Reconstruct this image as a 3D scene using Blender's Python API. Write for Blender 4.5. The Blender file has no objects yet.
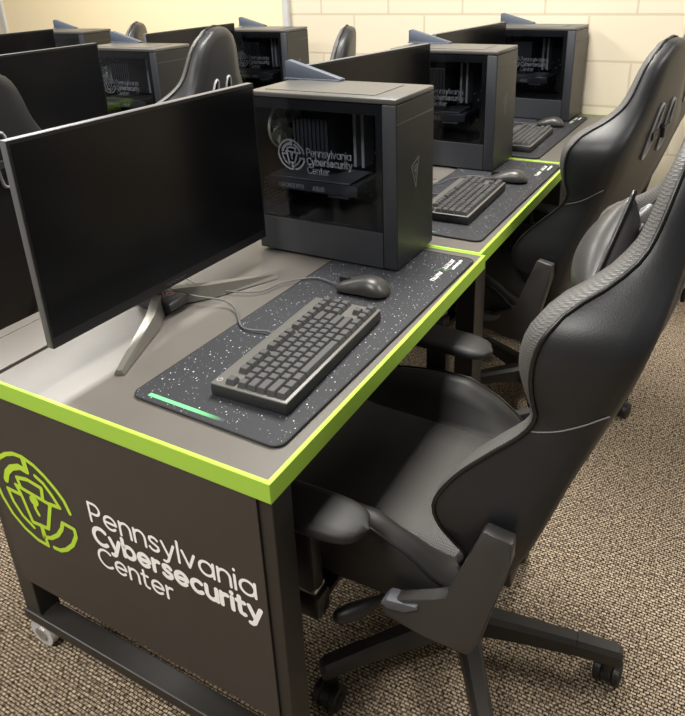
import bpy, bmesh, math, random
from mathutils import Vector, Matrix, Euler
random.seed(7)
R = math.radians
PI = math.pi
scene = bpy.context.scene
COL = scene.collection

# ------------------------------------------------------------------ camera
FPX = 687.56
cam_d = bpy.data.cameras.new('camera')
cam = bpy.data.objects.new('camera', cam_d)
COL.objects.link(cam)
scene.camera = cam
cam_d.sensor_fit = 'HORIZONTAL'
cam_d.sensor_width = 36.0
cam_d.lens = FPX * 36.0 / 685.0
cam_d.shift_x = (342.5 - 356.886) / 685.0
cam_d.shift_y = (260.93 - 358.0) / 685.0
cam_d.clip_start = 0.02
_yaw, _pit, _rol = 0.5121, 0.4002, -0.0327
_f = Vector((-math.sin(_yaw) * math.cos(_pit), math.cos(_yaw) * math.cos(_pit), -math.sin(_pit)))
_r = Vector((math.cos(_yaw), math.sin(_yaw), 0))
_u = _r.cross(_f)
_r2 = _r * math.cos(_rol) + _u * math.sin(_rol)
_u2 = -_r * math.sin(_rol) + _u * math.cos(_rol)
H = 0.74                                                # desk top height
cam.matrix_world = Matrix(((_r2.x, _u2.x, -_f.x, 0.4931), (_r2.y, _u2.y, -_f.y, -0.6051),
                           (_r2.z, _u2.z, -_f.z, 0.6632 + H), (0, 0, 0, 1)))

# ------------------------------------------------------------------ light and exposure
world = bpy.data.worlds.new('room_light')
scene.world = world
world.use_nodes = True
bg = world.node_tree.nodes['Background']
bg.inputs[0].default_value = (1.0, 0.96, 0.90, 1)
bg.inputs[1].default_value = 0.20
scene.view_settings.view_transform = 'Standard'
scene.view_settings.look = 'None'
scene.view_settings.gamma = 1.0
scene.view_settings.use_curve_mapping = False
scene.view_settings.exposure = 0.0


def area(name, loc, sx, sy, power, col=(1.0, 0.965, 0.90)):
    l = bpy.data.lights.new(name, 'AREA')
    l.shape = 'RECTANGLE'
    l.size = sx
    l.size_y = sy
    l.energy = power
    l.color = col
    o = bpy.data.objects.new(name, l)
    COL.objects.link(o)
    o.location = loc
    return o


for i, (x, y, p) in enumerate(((-0.35, 1.3, 105), (-2.6, 1.3, 95), (-0.35, -1.3, 75), (-2.6, -1.3, 75), (2.0, 1.3, 60))):
    area('ceiling_light', (x, y, 2.75), 0.6, 1.2, p)

# ------------------------------------------------------------------ materials
MAT = {}


def mat(name, col, rough=0.5, metal=0.0, spec=0.5, noise=0.0, nscale=60.0, bump=0.0, bscale=300.0, coat=0.0, bdist=0.001):
    m = bpy.data.materials.new(name)
    m.use_nodes = True
    nt = m.node_tree
    b = nt.nodes['Principled BSDF']
    b.inputs['Base Color'].default_value = (*col, 1)
    b.inputs['Roughness'].default_value = rough
    b.inputs['Metallic'].default_value = metal
    b.inputs['Specular IOR Level'].default_value = spec
    b.inputs['Coat Weight'].default_value = coat
    tc = nt.nodes.new('ShaderNodeTexCoord')
    if noise > 0:
        n = nt.nodes.new('ShaderNodeTexNoise')
        n.inputs['Scale'].default_value = nscale
        n.inputs['Detail'].default_value = 4
        nt.links.new(tc.outputs['Object'], n.inputs['Vector'])
        mx = nt.nodes.new('ShaderNodeMix')
        mx.data_type = 'RGBA'
        mx.inputs[6].default_value = (*[c * (1 - noise) for c in col], 1)
        mx.inputs[7].default_value = (*[min(1, c * (1 + noise)) for c in col], 1)
        nt.links.new(n.outputs['Fac'], mx.inputs[0])
        nt.links.new(mx.outputs[2], b.inputs['Base Color'])
    if bump > 0:
        n2 = nt.nodes.new('ShaderNodeTexNoise')
        n2.inputs['Scale'].default_value = bscale
        n2.inputs['Detail'].default_value = 3
        nt.links.new(tc.outputs['Object'], n2.inputs['Vector'])
        bp = nt.nodes.new('ShaderNodeBump')
        bp.inputs['Strength'].default_value = bump
        bp.inputs['Distance'].default_value = bdist
        nt.links.new(n2.outputs['Fac'], bp.inputs['Height'])
        nt.links.new(bp.outputs['Normal'], b.inputs['Normal'])
    MAT[name] = m
    return m


mat('laminate', (0.108, 0.099, 0.088), 0.38, spec=0.7, noise=0.12, nscale=9, bump=0.15, bscale=900)
mat('cover_laminate', (0.15, 0.137, 0.125), 0.30, spec=0.7, noise=0.1, nscale=9)
mat('lime_edge', (0.34, 0.56, 0.06), 0.5, spec=0.4)
mat('panel_brown', (0.046, 0.037, 0.032), 0.5, spec=0.35, noise=0.1, nscale=14, bump=0.1, bscale=700)
mat('steel_black', (0.018, 0.016, 0.014), 0.42, spec=0.5, bump=0.12, bscale=800)
mat('lime_print', (0.47, 0.71, 0.035), 0.5)
mat('white_print', (0.92, 0.91, 0.90), 0.5)
mat('clear_wheel', (0.55, 0.55, 0.57), 0.2, spec=0.8, noise=0.5, nscale=150)
mat('silver', (0.55, 0.55, 0.55), 0.3, metal=0.9)
mat('case_black', (0.012, 0.012, 0.0125), 0.38, spec=0.5)
mat('case_side', (0.027, 0.029, 0.035), 0.38, spec=0.5, bump=0.05, bscale=900)
mat('case_top', (0.06, 0.058, 0.055), 0.36, spec=0.8, bump=0.05, bscale=900)
mat('mesh_black', (0.03, 0.03, 0.03), 0.6)
mat('case_inside', (0.008, 0.008, 0.009), 0.6)
mat('board_black', (0.016, 0.018, 0.019), 0.3, noise=0.6, nscale=60)
mat('cooler_dark', (0.045, 0.045, 0.05), 0.3, spec=0.6)
mat('memory_grey', (0.55, 0.54, 0.52), 0.35, metal=0.3)
mat('print_grey', (0.33, 0.33, 0.33), 0.5)
mat('print_dim', (0.16, 0.16, 0.16), 0.5)
mat('fan_pale', (0.62, 0.66, 0.48), 0.35, noise=0.4, nscale=80)
mat('antenna_grey', (0.065, 0.078, 0.105), 0.45)
mat('monitor_body', (0.028, 0.029, 0.031), 0.35)
mat('monitor_edge', (0.12, 0.123, 0.13), 0.35, metal=0.3)
mat('screen', (0.0035, 0.0035, 0.004), 0.22, spec=0.35)
mat('bezel', (0.008, 0.008, 0.009), 0.35)
mat('stand_metal', (0.20, 0.19, 0.17), 0.33, metal=0.5)
mat('stand_dark', (0.02, 0.02, 0.02), 0.4)
mat('emblem_red', (0.22, 0.07, 0.10), 0.4)
mat('keyboard_body', (0.02, 0.02, 0.021), 0.4)
mat('keyboard_plate', (0.11, 0.107, 0.098), 0.42, spec=0.5)
mat('keycap', (0.050, 0.050, 0.051), 0.5, spec=0.5)
mat('mouse_body', (0.035, 0.034, 0.032), 0.38, spec=0.6)
mat('mouse_dark', (0.01, 0.01, 0.01), 0.4)
mat('cable', (0.10, 0.10, 0.10), 0.5)
mat('mat_edge', (0.008, 0.008, 0.009), 0.7)
mat('leather', (0.014, 0.0145, 0.0165), 0.42, spec=0.42, bump=0.25, bscale=420, bdist=0.0006)
mat('leather_seat', (0.018, 0.017, 0.016), 0.5, spec=0.35, bump=0.2, bscale=420, bdist=0.0006)
mat('piping', (0.006, 0.006, 0.006), 0.35)
mat('thread', (0.14, 0.14, 0.14), 0.6)
mat('plastic_grey', (0.035, 0.033, 0.032), 0.42, bump=0.08, bscale=900)
mat('plastic_lit', (0.10, 0.105, 0.12), 0.45)  # bracket plastic made paler, light on its lip put into the colour
mat('plastic_black', (0.014, 0.013, 0.012), 0.42)
mat('plastic_leg', (0.03, 0.027, 0.024), 0.45, bump=0.1, bscale=700)
mat('pad_black', (0.016, 0.0155, 0.015), 0.55, spec=0.4)
mat('hole_trim', (0.28, 0.28, 0.29), 0.55)
mat('pillow', (0.05, 0.048, 0.048), 0.38, spec=0.6, bump=0.25, bscale=420, bdist=0.0006)
mat('baseboard', (0.23, 0.17, 0.12), 0.5)
mat('board_cream', (0.78, 0.66, 0.43), 0.5, bump=0.05, bscale=60)
mat('board_frame', (0.55, 0.55, 0.55), 0.4, metal=0.2)


def ribbed(name, col, rough, scale, dirv):
    m = mat(name, col, rough, spec=0.45)
    nt = m.node_tree
    b = nt.nodes['Principled BSDF']
    tc = nt.nodes.new('ShaderNodeTexCoord')
    sub = []
    for k in range(2):
        w = nt.nodes.new('ShaderNodeTexWave')
        w.wave_type = 'BANDS'
        w.bands_direction = dirv[k]
        w.inputs['Scale'].default_value = scale
        nt.links.new(tc.outputs['Object'], w.inputs['Vector'])
        sub.append(w)
    mul = nt.nodes.new('ShaderNodeMath')
    mul.operation = 'MULTIPLY'
    nt.links.new(sub[0].outputs['Fac'], mul.inputs[0])
    nt.links.new(sub[1].outputs['Fac'], mul.inputs[1])
    bp = nt.nodes.new('ShaderNodeBump')
    bp.inputs['Strength'].default_value = 0.5
    bp.inputs['Distance'].default_value = 0.001
    nt.links.new(mul.outputs[0], bp.inputs['Height'])
    nt.links.new(bp.outputs['Normal'], b.inputs['Normal'])
    return m


ribbed('carbon_fabric_lit', (0.075, 0.072, 0.070), 0.5, 75, ('Y', 'Z'))  # wing rim weave, ceiling light on it painted in as a paler tone
ribbed('seat_fabric', (0.034, 0.032, 0.029), 0.5, 75, ('X', 'Y'))


def brick_mat(name, c1, c2, cm, bw, bh, mortar, off, rough, use_xz=True, bump=0.4, bdist=0.004, noise=0.06, smooth=0.1, bias=0.0):
    m = bpy.data.materials.new(name)
    m.use_nodes = True
    nt = m.node_tree
    b = nt.nodes['Principled BSDF']
    b.inputs['Roughness'].default_value = rough
    b.inputs['Specular IOR Level'].default_value = 0.3
    tc = nt.nodes.new('ShaderNodeTexCoord')
    sp = nt.nodes.new('ShaderNodeSeparateXYZ')
    cb = nt.nodes.new('ShaderNodeCombineXYZ')
    nt.links.new(tc.outputs['Object'], sp.inputs[0])
    ax = nt.nodes.new('ShaderNodeMath'); ax.operation = 'SUBTRACT'; ax.inputs[1].default_value = off[0]
    ay = nt.nodes.new('ShaderNodeMath'); ay.operation = 'SUBTRACT'; ay.inputs[1].default_value = off[1]
    nt.links.new(sp.outputs['X'], ax.inputs[0])
    nt.links.new(sp.outputs['Z' if use_xz else 'Y'], ay.inputs[0])
    nt.links.new(ax.outputs[0], cb.inputs['X'])
    nt.links.new(ay.outputs[0], cb.inputs['Y'])
    br = nt.nodes.new('ShaderNodeTexBrick')
    br.offset = 0.5
    br.inputs['Color1'].default_value = (*c1, 1)
    br.inputs['Color2'].default_value = (*c2, 1)
    br.inputs['Mortar'].default_value = (*cm, 1)
    br.inputs['Scale'].default_value = 1.0
    br.inputs['Mortar Size'].default_value = mortar
    br.inputs['Mortar Smooth'].default_value = smooth
    br.inputs['Bias'].default_value = bias
    br.inputs['Brick Width'].default_value = bw
    br.inputs['Row Height'].default_value = bh
    nt.links.new(cb.outputs[0], br.inputs['Vector'])
    n = nt.nodes.new('ShaderNodeTexNoise')
    n.inputs['Scale'].default_value = 30
    n.inputs['Detail'].default_value = 6
    nt.links.new(tc.outputs['Object'], n.inputs['Vector'])
    inv = nt.nodes.new('ShaderNodeMath'); inv.operation = 'MULTIPLY_ADD'
    inv.inputs[1].default_value = -1.0; inv.inputs[2].default_value = 1.0
    nt.links.new(br.outputs['Fac'], inv.inputs[0])
    ad = nt.nodes.new('ShaderNodeMath'); ad.operation = 'MULTIPLY_ADD'
    ad.inputs[1].default_value = noise
    nt.links.new(n.outputs['Fac'], ad.inputs[0])
    nt.links.new(inv.outputs[0], ad.inputs[2])
    bp = nt.nodes.new('ShaderNodeBump')
    bp.inputs['Strength'].default_value = bump
    bp.inputs['Distance'].default_value = bdist
    nt.links.new(ad.outputs[0], bp.inputs['Height'])
    nt.links.new(bp.outputs['Normal'], b.inputs['Normal'])
    nt.links.new(br.outputs['Color'], b.inputs['Base Color'])
    MAT[name] = m
    return m, nt, br, b, tc


brick_mat('block_wall', (0.60, 0.535, 0.41), (0.62, 0.555, 0.43), (0.50, 0.43, 0.32), 0.4064, 0.2032, 0.0055, (-0.1695 - 0.2032, 0.1685), 0.55)
m, nt, br, b, tc = brick_mat('carpet', (0.36, 0.29, 0.22), (0.48, 0.395, 0.30), (0.05, 0.038, 0.029), 0.0120, 0.0074, 0.0013, (0, 0), 0.95,
                             use_xz=False, bump=0.8, bdist=0.003, noise=0.5, smooth=0.5)
n = nt.nodes.new('ShaderNodeTexNoise'); n.inputs['Scale'].default_value = 140; n.inputs['Detail'].default_value = 2
nt.links.new(tc.outputs['Object'], n.inputs['Vector'])
rp = nt.nodes.new('ShaderNodeValToRGB')
rp.color_ramp.elements[0].position = 0.36; rp.color_ramp.elements[0].color = (0.22, 0.20, 0.18, 1)
rp.color_ramp.elements[1].position = 0.56; rp.color_ramp.elements[1].color = (1.12, 1.1, 1.05, 1)
nt.links.new(n.outputs['Fac'], rp.inputs[0])
mx = nt.nodes.new('ShaderNodeMix'); mx.data_type = 'RGBA'; mx.blend_type = 'MULTIPLY'; mx.inputs[0].default_value = 1
nt.links.new(br.outputs['Color'], mx.inputs[6]); nt.links.new(rp.outputs[0], mx.inputs[7])
nt.links.new(mx.outputs[2], b.inputs['Base Color'])
b.inputs['Specular IOR Level'].default_value = 0.05

# speckled desk mat
m = mat('speckled_mat', (0.018, 0.0195, 0.024), 0.6, spec=0.4)
nt = m.node_tree; b = nt.nodes['Principled BSDF']
tc = nt.nodes.new('ShaderNodeTexCoord')
prev = None
for sc_, th, th2 in ((150, 0.16, 0.22), (260, 0.12, 0.18)):
    v = nt.nodes.new('ShaderNodeTexVoronoi'); v.inputs['Scale'].default_value = sc_
    nt.links.new(tc.outputs['Object'], v.inputs['Vector'])
    # a random size per speckle, from the cell colour
    sx = nt.nodes.new('ShaderNodeSeparateColor'); nt.links.new(v.outputs['Color'], sx.inputs[0])
    pw = nt.nodes.new('ShaderNodeMath'); pw.operation = 'POWER'; pw.inputs[1].default_value = 2.2
    nt.links.new(sx.outputs[0], pw.inputs[0])
    ml = nt.nodes.new('ShaderNodeMath'); ml.operation = 'MULTIPLY'; ml.inputs[1].default_value = th2
    nt.links.new(pw.outputs[0], ml.inputs[0])
    lt = nt.nodes.new('ShaderNodeMath'); lt.operation = 'LESS_THAN'
    nt.links.new(v.outputs['Distance'], lt.inputs[0]); nt.links.new(ml.outputs[0], lt.inputs[1])
    if prev is None:
        prev = lt
    else:
        mxm = nt.nodes.new('ShaderNodeMath'); mxm.operation = 'MAXIMUM'
        nt.links.new(prev.outputs[0], mxm.inputs[0]); nt.links.new(lt.outputs[0], mxm.inputs[1]); prev = mxm
mx = nt.nodes.new('ShaderNodeMix'); mx.data_type = 'RGBA'
mx.inputs[6].default_value = (0.018, 0.0195, 0.024, 1); mx.inputs[7].default_value = (0.62, 0.63, 0.66, 1)
nt.links.new(prev.outputs[0], mx.inputs[0]); nt.links.new(mx.outputs[2], b.inputs['Base Color'])

# green bar printed on the mat, fading out to one end (object X)
m = mat('green_fade', (0.10, 0.5, 0.16), 0.6)
nt = m.node_tree; b = nt.nodes['Principled BSDF']
tc = nt.nodes.new('ShaderNodeTexCoord'); sp = nt.nodes.new('ShaderNodeSeparateXYZ')
nt.links.new(tc.outputs['Object'], sp.inputs[0])
mr = nt.nodes.new('ShaderNodeMapRange'); mr.inputs[1].default_value = -0.19; mr.inputs[2].default_value = -0.125
nt.links.new(sp.outputs['X'], mr.inputs[0])
mx = nt.nodes.new('ShaderNodeMix'); mx.data_type = 'RGBA'
mx.inputs[6].default_value = (0.13, 0.62, 0.22, 1); mx.inputs[7].default_value = (0.035, 0.04, 0.045, 1)
nt.links.new(mr.outputs[0], mx.inputs[0]); nt.links.new(mx.outputs[2], b.inputs['Base Color'])

# tinted side glass
m = bpy.data.materials.new('tinted_glass'); m.use_nodes = True
nt = m.node_tree; nt.nodes.clear()
out = nt.nodes.new('ShaderNodeOutputMaterial'); tr = nt.nodes.new('ShaderNodeBsdfTransparent')
gl = nt.nodes.new('ShaderNodeBsdfGlossy'); mi = nt.nodes.new('ShaderNodeMixShader'); fr = nt.nodes.new('ShaderNodeFresnel')
tr.inputs[0].default_value = (0.78, 0.80, 0.84, 1); gl.inputs['Roughness'].default_value = 0.03
fr.inputs['IOR'].default_value = 1.30
nt.links.new(fr.outputs[0], mi.inputs[0]); nt.links.new(tr.outputs[0], mi.inputs[1]); nt.links.new(gl.outputs[0], mi.inputs[2])
nt.links.new(mi.outputs[0], out.inputs[0])
MAT['tinted_glass'] = m

# ------------------------------------------------------------------ helpers


def obj(name, bm, m, parent=None, smooth=False, loc=None, rot=None):
    me = bpy.data.meshes.new(name)
    bmesh.ops.recalc_face_normals(bm, faces=bm.faces)
    bm.to_mesh(me)
    bm.free()
    ms = m if isinstance(m, (list, tuple)) else [m]
    for k in ms:
        me.materials.append(MAT[k])
    if smooth:
        for p in me.polygons:
            p.use_smooth = True
        if smooth != 'all':
            me.set_sharp_from_angle(angle=R(smooth if isinstance(smooth, (int, float)) and smooth > 1 else 38))
    o = bpy.data.objects.new(name, me)
    COL.objects.link(o)
    if parent:
        o.parent = parent
    if loc:
        o.location = loc
    if rot:
        o.rotation_euler = rot
    return o


def thing(name, label, cat, loc=(0, 0, 0), rz=0, group=None):
    o = bpy.data.objects.new(name, None)
    o.empty_display_size = 0.05
    COL.objects.link(o)
    o.location = loc
    o.rotation_euler = (0, 0, rz)
    o['label'] = label
    o['category'] = cat
    if group:
        o['group'] = group
    return o


def tag(o, label, cat, group=None):
    o['label'] = label
    o['category'] = cat
    if group:
        o['group'] = group
    return o


def struct(o):
    o['kind'] = 'structure'
    return o


def dup(root, loc, rz, label, group=None):
    r = root.copy()
    COL.objects.link(r)
    r.location = loc
    r.rotation_euler = (0, 0, rz)
    r['label'] = label
    if group:
        r['group'] = group
    for ch in list(root.children):
        c = ch.copy()
        COL.objects.link(c)
        c.parent = r
        for g in list(ch.children):
            d = g.copy()
            COL.objects.link(d)
            d.parent = c
    return r


def box(bm, c, s, bevel=0.0, seg=2, rot=None):
    g = bmesh.ops.create_cube(bm, size=1.0)
    vs = g['verts']
    for v in vs:
        v.co = Vector((v.co.x * s[0], v.co.y * s[1], v.co.z * s[2]))
    if bevel > 0:
        es = list({e for v in vs for e in v.link_edges})
        r = bmesh.ops.bevel(bm, geom=es, offset=bevel, segments=seg, affect='EDGES', profile=0.5)
        vs = list({v for f in r['faces'] for v in f.verts} | {v for v in vs if v.is_valid})
    mt = Matrix.Translation(Vector(c))
    if rot:
        mt = mt @ Euler(rot).to_matrix().to_4x4()
    bmesh.ops.transform(bm, matrix=mt, verts=vs)


def bx(x0, x1, y0, y1, z0, z1, bevel=0.0, bm=None, seg=2):
    bm = bm or bmesh.new()
    box(bm, ((x0 + x1) / 2, (y0 + y1) / 2, (z0 + z1) / 2), (x1 - x0, y1 - y0, z1 - z0), bevel, seg)
    return bm


def prism(bm, pts, axis, a, b, bevel=0.0):
    """extrude polygon pts (2D) along axis ('x','y','z') from a to b"""
    def P(p, t):
        return {'x': (t, p[0], p[1]), 'y': (p[0], t, p[1]), 'z': (p[0], p[1], t)}[axis]
    v0 = [bm.verts.new(P(p, a)) for p in pts]
    v1 = [bm.verts.new(P(p, b)) for p in pts]
    n = len(pts)
    fs = [bm.faces.new(v0[::-1]), bm.faces.new(v1)]
    for i in range(n):
        fs.append(bm.faces.new((v0[i], v0[(i + 1) % n], v1[(i + 1) % n], v1[i])))
    if bevel > 0:
        es = list({e for f in fs for e in f.edges})
        bmesh.ops.bevel(bm, geom=es, offset=bevel, segments=2, affect='EDGES', profile=0.5)
    return bm


def frame_at(t):
    t = t.normalized()
    a = Vector((0, 0, 1)) if abs(t.z) < 0.9 else Vector((1, 0, 0))
    u = t.cross(a).normalized()
    return u, t.cross(u).normalized()


def tube(bm, pts, r, n=10, closed=False):
    pts = [Vector(p) for p in pts]
    rings = []
    m = len(pts)
    u = None
    for i, p in enumerate(pts):
        if closed:
            t = pts[(i + 1) % m] - pts[i - 1]
        else:
            t = pts[min(i + 1, m - 1)] - pts[max(i - 1, 0)]
        t.normalize()
        if u is None:
            u, w = frame_at(t)
        else:
            u = (u - t * u.dot(t)).normalized()
            w = t.cross(u)
        rr = r[i] if isinstance(r, (list, tuple)) else r
        rings.append([bm.verts.new(p + (u * math.cos(2 * PI * k / n) + w * math.sin(2 * PI * k / n)) * rr) for k in range(n)])
    for i in range(m if closed else m - 1):
        A, B = rings[i], rings[(i + 1) % m]
        for k in range(n):
            bm.faces.new((A[k], A[(k + 1) % n], B[(k + 1) % n], B[k]))
    if not closed:
        bm.faces.new(rings[0][::-1])
        bm.faces.new(rings[-1])
    return bm


def cyl(bm, p0, p1, r0, r1=None, n=24):
    return tube(bm, [p0, p1], [r0, r0 if r1 is None else r1], n)


def spline(pts, k=6):
    pts = [Vector(p) for p in pts]
    out = []
    for i in range(len(pts) - 1):
        p0 = pts[max(i - 1, 0)]; p1 = pts[i]; p2 = pts[i + 1]; p3 = pts[min(i + 2, len(pts) - 1)]
        for j in range(k):
            t = j / k
            out.append(0.5 * ((2 * p1) + (p2 - p0) * t + (2 * p0 - 5 * p1 + 4 * p2 - p3) * t * t + (3 * p1 - p0 - 3 * p2 + p3) * t ** 3))
    out.append(pts[-1])
    return out


def interp(tab, x):
    if x <= tab[0][0]:
        return tab[0][1]
    for (a, b), (c, d) in zip(tab, tab[1:]):
        if x <= c:
            t = (x - a) / (c - a)
            return b + (d - b) * t
    return tab[-1][1]


def sinterp(tab, x):
    """smooth (monotone-ish) interpolation"""
    n = len(tab)
    if x <= tab[0][0]:
        return tab[0][1]
    if x >= tab[-1][0]:
        return tab[-1][1]
    for i in range(n - 1):
        if x <= tab[i + 1][0]:
            x0, y0 = tab[i]; x1, y1 = tab[i + 1]
            h = x1 - x0
            m0 = (y1 - (tab[i - 1][1] if i > 0 else y0)) / (x1 - (tab[i - 1][0] if i > 0 else x0))
            m1 = ((tab[i + 2][1] if i + 2 < n else y1) - y0) / ((tab[i + 2][0] if i + 2 < n else x1) - x0)
            t = (x - x0) / h
            return (2 * t ** 3 - 3 * t ** 2 + 1) * y0 + (t ** 3 - 2 * t ** 2 + t) * h * m0 + (-2 * t ** 3 + 3 * t ** 2) * y1 + (t ** 3 - t ** 2) * h * m1


def loft(bm, rings, cap=True, mats=None):
    vr = [[bm.verts.new(p) for p in r] for r in rings]
    n = len(rings[0])
    for i in range(len(vr) - 1):
        for k in range(n):
            f = bm.faces.new((vr[i][k], vr[i][(k + 1) % n], vr[i + 1][(k + 1) % n], vr[i + 1][k]))
            if mats:
                f.material_index = mats(i, k)
    if cap:
        bm.faces.new(vr[0][::-1])
        bm.faces.new(vr[-1])
    return bm


# ---- flat stroke lettering: polylines in the (x, z) plane, facing -y
def arc(cx, cy, r, a0, a1, n=14):
    return [(cx + r * math.cos(R(a0 + (a1 - a0) * i / n)), cy + r * math.sin(R(a0 + (a1 - a0) * i / n))) for i in range(n + 1)]


GL = {
    'P': ([[(0, 0), (0, 1), (.30, 1)] + arc(.32, .72, .28, 90, -90) + [(0, .44)]], .60),
    'C': ([arc(.5, .5, .5, 48, 312, 20)], .86),
    'e': ([[(0.02, .35), (.68, .35)] + arc(.35, .35, .34, 0, 318, 20)], .70),
    'n': ([[(0, 0), (0, .70)], [(0, .38)] + arc(.29, .41, .29, 180, 0) + [(.58, 0)]], .58),
    's': ([spline_ for spline_ in [[(.46, .60), (.36, .68), (.22, .70), (.07, .64), (.04, .52), (.12, .42), (.30, .35), (.46, .27), (.48, .14), (.38, .03), (.24, 0), (.10, .03), (0, .12)]]], .48),
    'y': ([[(0, .70), (.31, 0.02)], [(.62, .70), (.22, -.22), (.10, -.30), (0, -.28)]], .62),
    'l': ([[(0, 0), (0, 1.05)]], .0),
    'v': ([[(0, .70), (.30, 0), (.60, .70)]], .60),
    'a': ([arc(.35, .35, .34, 0, 360, 24), [(.70, 0), (.70, .70)]], .70),
    'i': ([[(0, 0), (0, .70)], [(0, .94), (0, .97)]], .0),
    'b': ([arc(.35, .35, .34, 0, 360, 24), [(0, 0), (0, 1.05)]], .69),
    'r': ([[(0, 0), (0, .70)], [(0, .36)] + arc(.27, .40, .27, 180, 75, 8)], .34),
    'c': ([arc(.35, .35, .34, 48, 312, 16)], .60),
    'u': ([[(0, .70)] + arc(.29, .29, .29, 180, 360) + [(.58, .70)], [(.58, .70), (.58, 0)]], .58),
    't': ([[(.14, .95), (.14, .20), (.18, .06), (.32, .01), (.38, .02)], [(0, .68), (.38, .68)]], .38),
    'G': ([arc(.5, .5, .5, 48, 360, 20) + [(.55, .5)]], 1.0),
    'E': ([[(.5, 1), (0, 1), (0, 0), (.5, 0)], [(0, .5), (.45, .5)]], .5),
    'F': ([[(.5, 1), (0, 1), (0, 0)], [(0, .5), (.45, .5)]], .5),
    'O': ([arc(.5, .5, .5, 0, 360, 24)], 1.0),
    'R': ([[(0, 0), (0, 1), (.30, 1)] + arc(.32, .74, .26, 90, -90) + [(0, .48)], [(.32, .48), (.58, 0)]], .6),
    'T': ([[(0, 1), (.6, 1)], [(.3, 1), (.3, 0)]], .6),
    'X': ([[(0, 1), (.6, 0)], [(.6, 1), (0, 0)]], .6),
    'A': ([[(0, 0), (.33, 1), (.66, 0)], [(.13, .35), (.53, .35)]], .66),
    'S': ([[(.5, .85), (.38, .98), (.2, 1), (.04, .88), (.04, .68), (.2, .55), (.38, .46), (.52, .32), (.5, .12), (.36, .01), (.18, 0), (0, .14)]], .52),
    'U': ([[(0, 1)] + arc(.3, .3, .3, 180, 360) + [(.6, 1)]], .6),
}


def text_lines(s, gap):
    x = 0
    out = []
    for ch in s:
        if ch == ' ':
            x += .45
            continue
        ls, w = GL[ch]
        for l in ls:
            out.append([(px + x, py) for px, py in l])
        x += w + gap
    return out, x - gap


RB = [0]


def ribbon(bm, line, w, to3):
    """flat stroke of width w along the polyline; to3 maps (a,b) to 3D; pieces are stacked by hairs so they never coincide"""
    L = [Vector(p) for p in line]
    L = [p for i, p in enumerate(L) if i == 0 or (p - L[i - 1]).length > 1e-6]
    o = to3(Vector((0, 0))); o = Vector(o)
    ex = Vector(to3(Vector((1, 0)))) - o
    ey = Vector(to3(Vector((0, 1)))) - o
    nz = ex.cross(ey).normalized()

    def T(p):
        return Vector(to3(p)) + nz * (RB[0] % 40) * 6e-6
    for i in range(len(L) - 1):
        d = (L[i + 1] - L[i]).normalized()
        n = Vector((-d.y, d.x)) * w / 2
        bm.faces.new([bm.verts.new(T(p)) for p in (L[i] + n, L[i] - n, L[i + 1] - n, L[i + 1] + n)])
        RB[0] += 1
    for e in L:
        bm.faces.new([bm.verts.new(T(e + Vector((math.cos(2 * PI * k / 12), math.sin(2 * PI * k / 12))) * w / 2)) for k in range(12)])
        RB[0] += 1


def word(s, x0, z0, width, cap, stroke, to3, bm=None, gap=.22):
    bm = bm or bmesh.new()
    ls, w = text_lines(s, gap)
    sx = width / w
    for l in ls:
        ribbon(bm, [(x0 + p[0] * sx, z0 + p[1] * cap) for p in l], stroke, to3)
    return bm


EMBLEM = [
    [(1.006, .143), (.922, .387), (.77, .571), (.544, .771), (.302, .922), (.032, 1.0), (-.219, .985), (-.46, .89), (-.68, .735), (-.85, .53), (-.96, .28),
     (-.99, .03), (-.93, -.25), (-.75, -.59), (-.48, -.83), (-.16, -.975), (.112, -.994), (.081, -.551)],
    [(.039, .971), (.057, .698), (-.142, .728), (-.384, .62), (-.56, .45), (-.66, .236)],
    [(-.186, -.682), (-.444, -.509), (-.613, -.24), (-.681, .036), (-.32, .031)],
    [(-.395, .228), (-.309, .065), (-.171, -.549), (.256, -.523), (.497, .131), (-.395, .228)],
    [(-.255, .227), (-.297, .432), (.002, .496), (.363, .442), (.319, .178)],
    [(.277, .679), (.46, .583), (.614, .397), (.756, .169), (.5, .142)],
    [(.061, -.526), (.057, -.806), (.271, -.744), (.497, -.569), (.655, -.362), (.731, -.187), (1.022, -.209), (1.019, -.374), (.869, -.631),
     (.65, -.844), (.456, -.954), (.289, -.963)],
    [(.042, .0), (.026, -.144), (.08, -.27)],
]


def emblem(cx, cz, r, stroke, to3):
    bm = bmesh.new()
    for i, l in enumerate(EMBLEM):
        ribbon(bm, [(cx + a * r, cz + c * r) for a, c in l], stroke * (1.5 if i == 1 else 1), to3)
    c = [bm.verts.new(to3(Vector((cx + .04 * r + .12 * r * math.cos(2 * PI * k / 16), cz + .03 * r + .12 * r * math.sin(2 * PI * k / 16))))) for k in range(16)]
    bm.faces.new(c)
    return bm


# ------------------------------------------------------------------ room
YW = 2.80
struct(obj('floor', bx(-8, 4, -3.5, YW + .0, -0.05, 0), 'carpet'))
struct(obj('wall_back', bx(-8, 4, YW, YW + .15, 0, 2.75), 'block_wall'))
struct(obj('baseboard_back', bx(-8, 4, YW - .012, YW, 0, .10, .003), 'baseboard'))
t = thing('bulletin_board', 'large plain cream board with a thin metal frame on the block wall', 'board', (-3.04, YW, 0))
obj('board_panel', bx(-1.22, 1.22, -.018, 0, .62, 2.2), 'board_cream', t)
fb = bmesh.new()
bx(1.21, 1.245, -.03, 0, .60, 2.22, .003, fb); bx(-1.245, -1.21, -.03, 0, .60, 2.22, .003, fb)
bx(-1.245, 1.245, -.03, 0, .585, .62, .003, fb); bx(-1.245, 1.245, -.03, 0, 2.2, 2.235, .003, fb)
obj('frame', fb, 'board_frame', t)

# ------------------------------------------------------------------ desk
DL = 0.926


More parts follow.
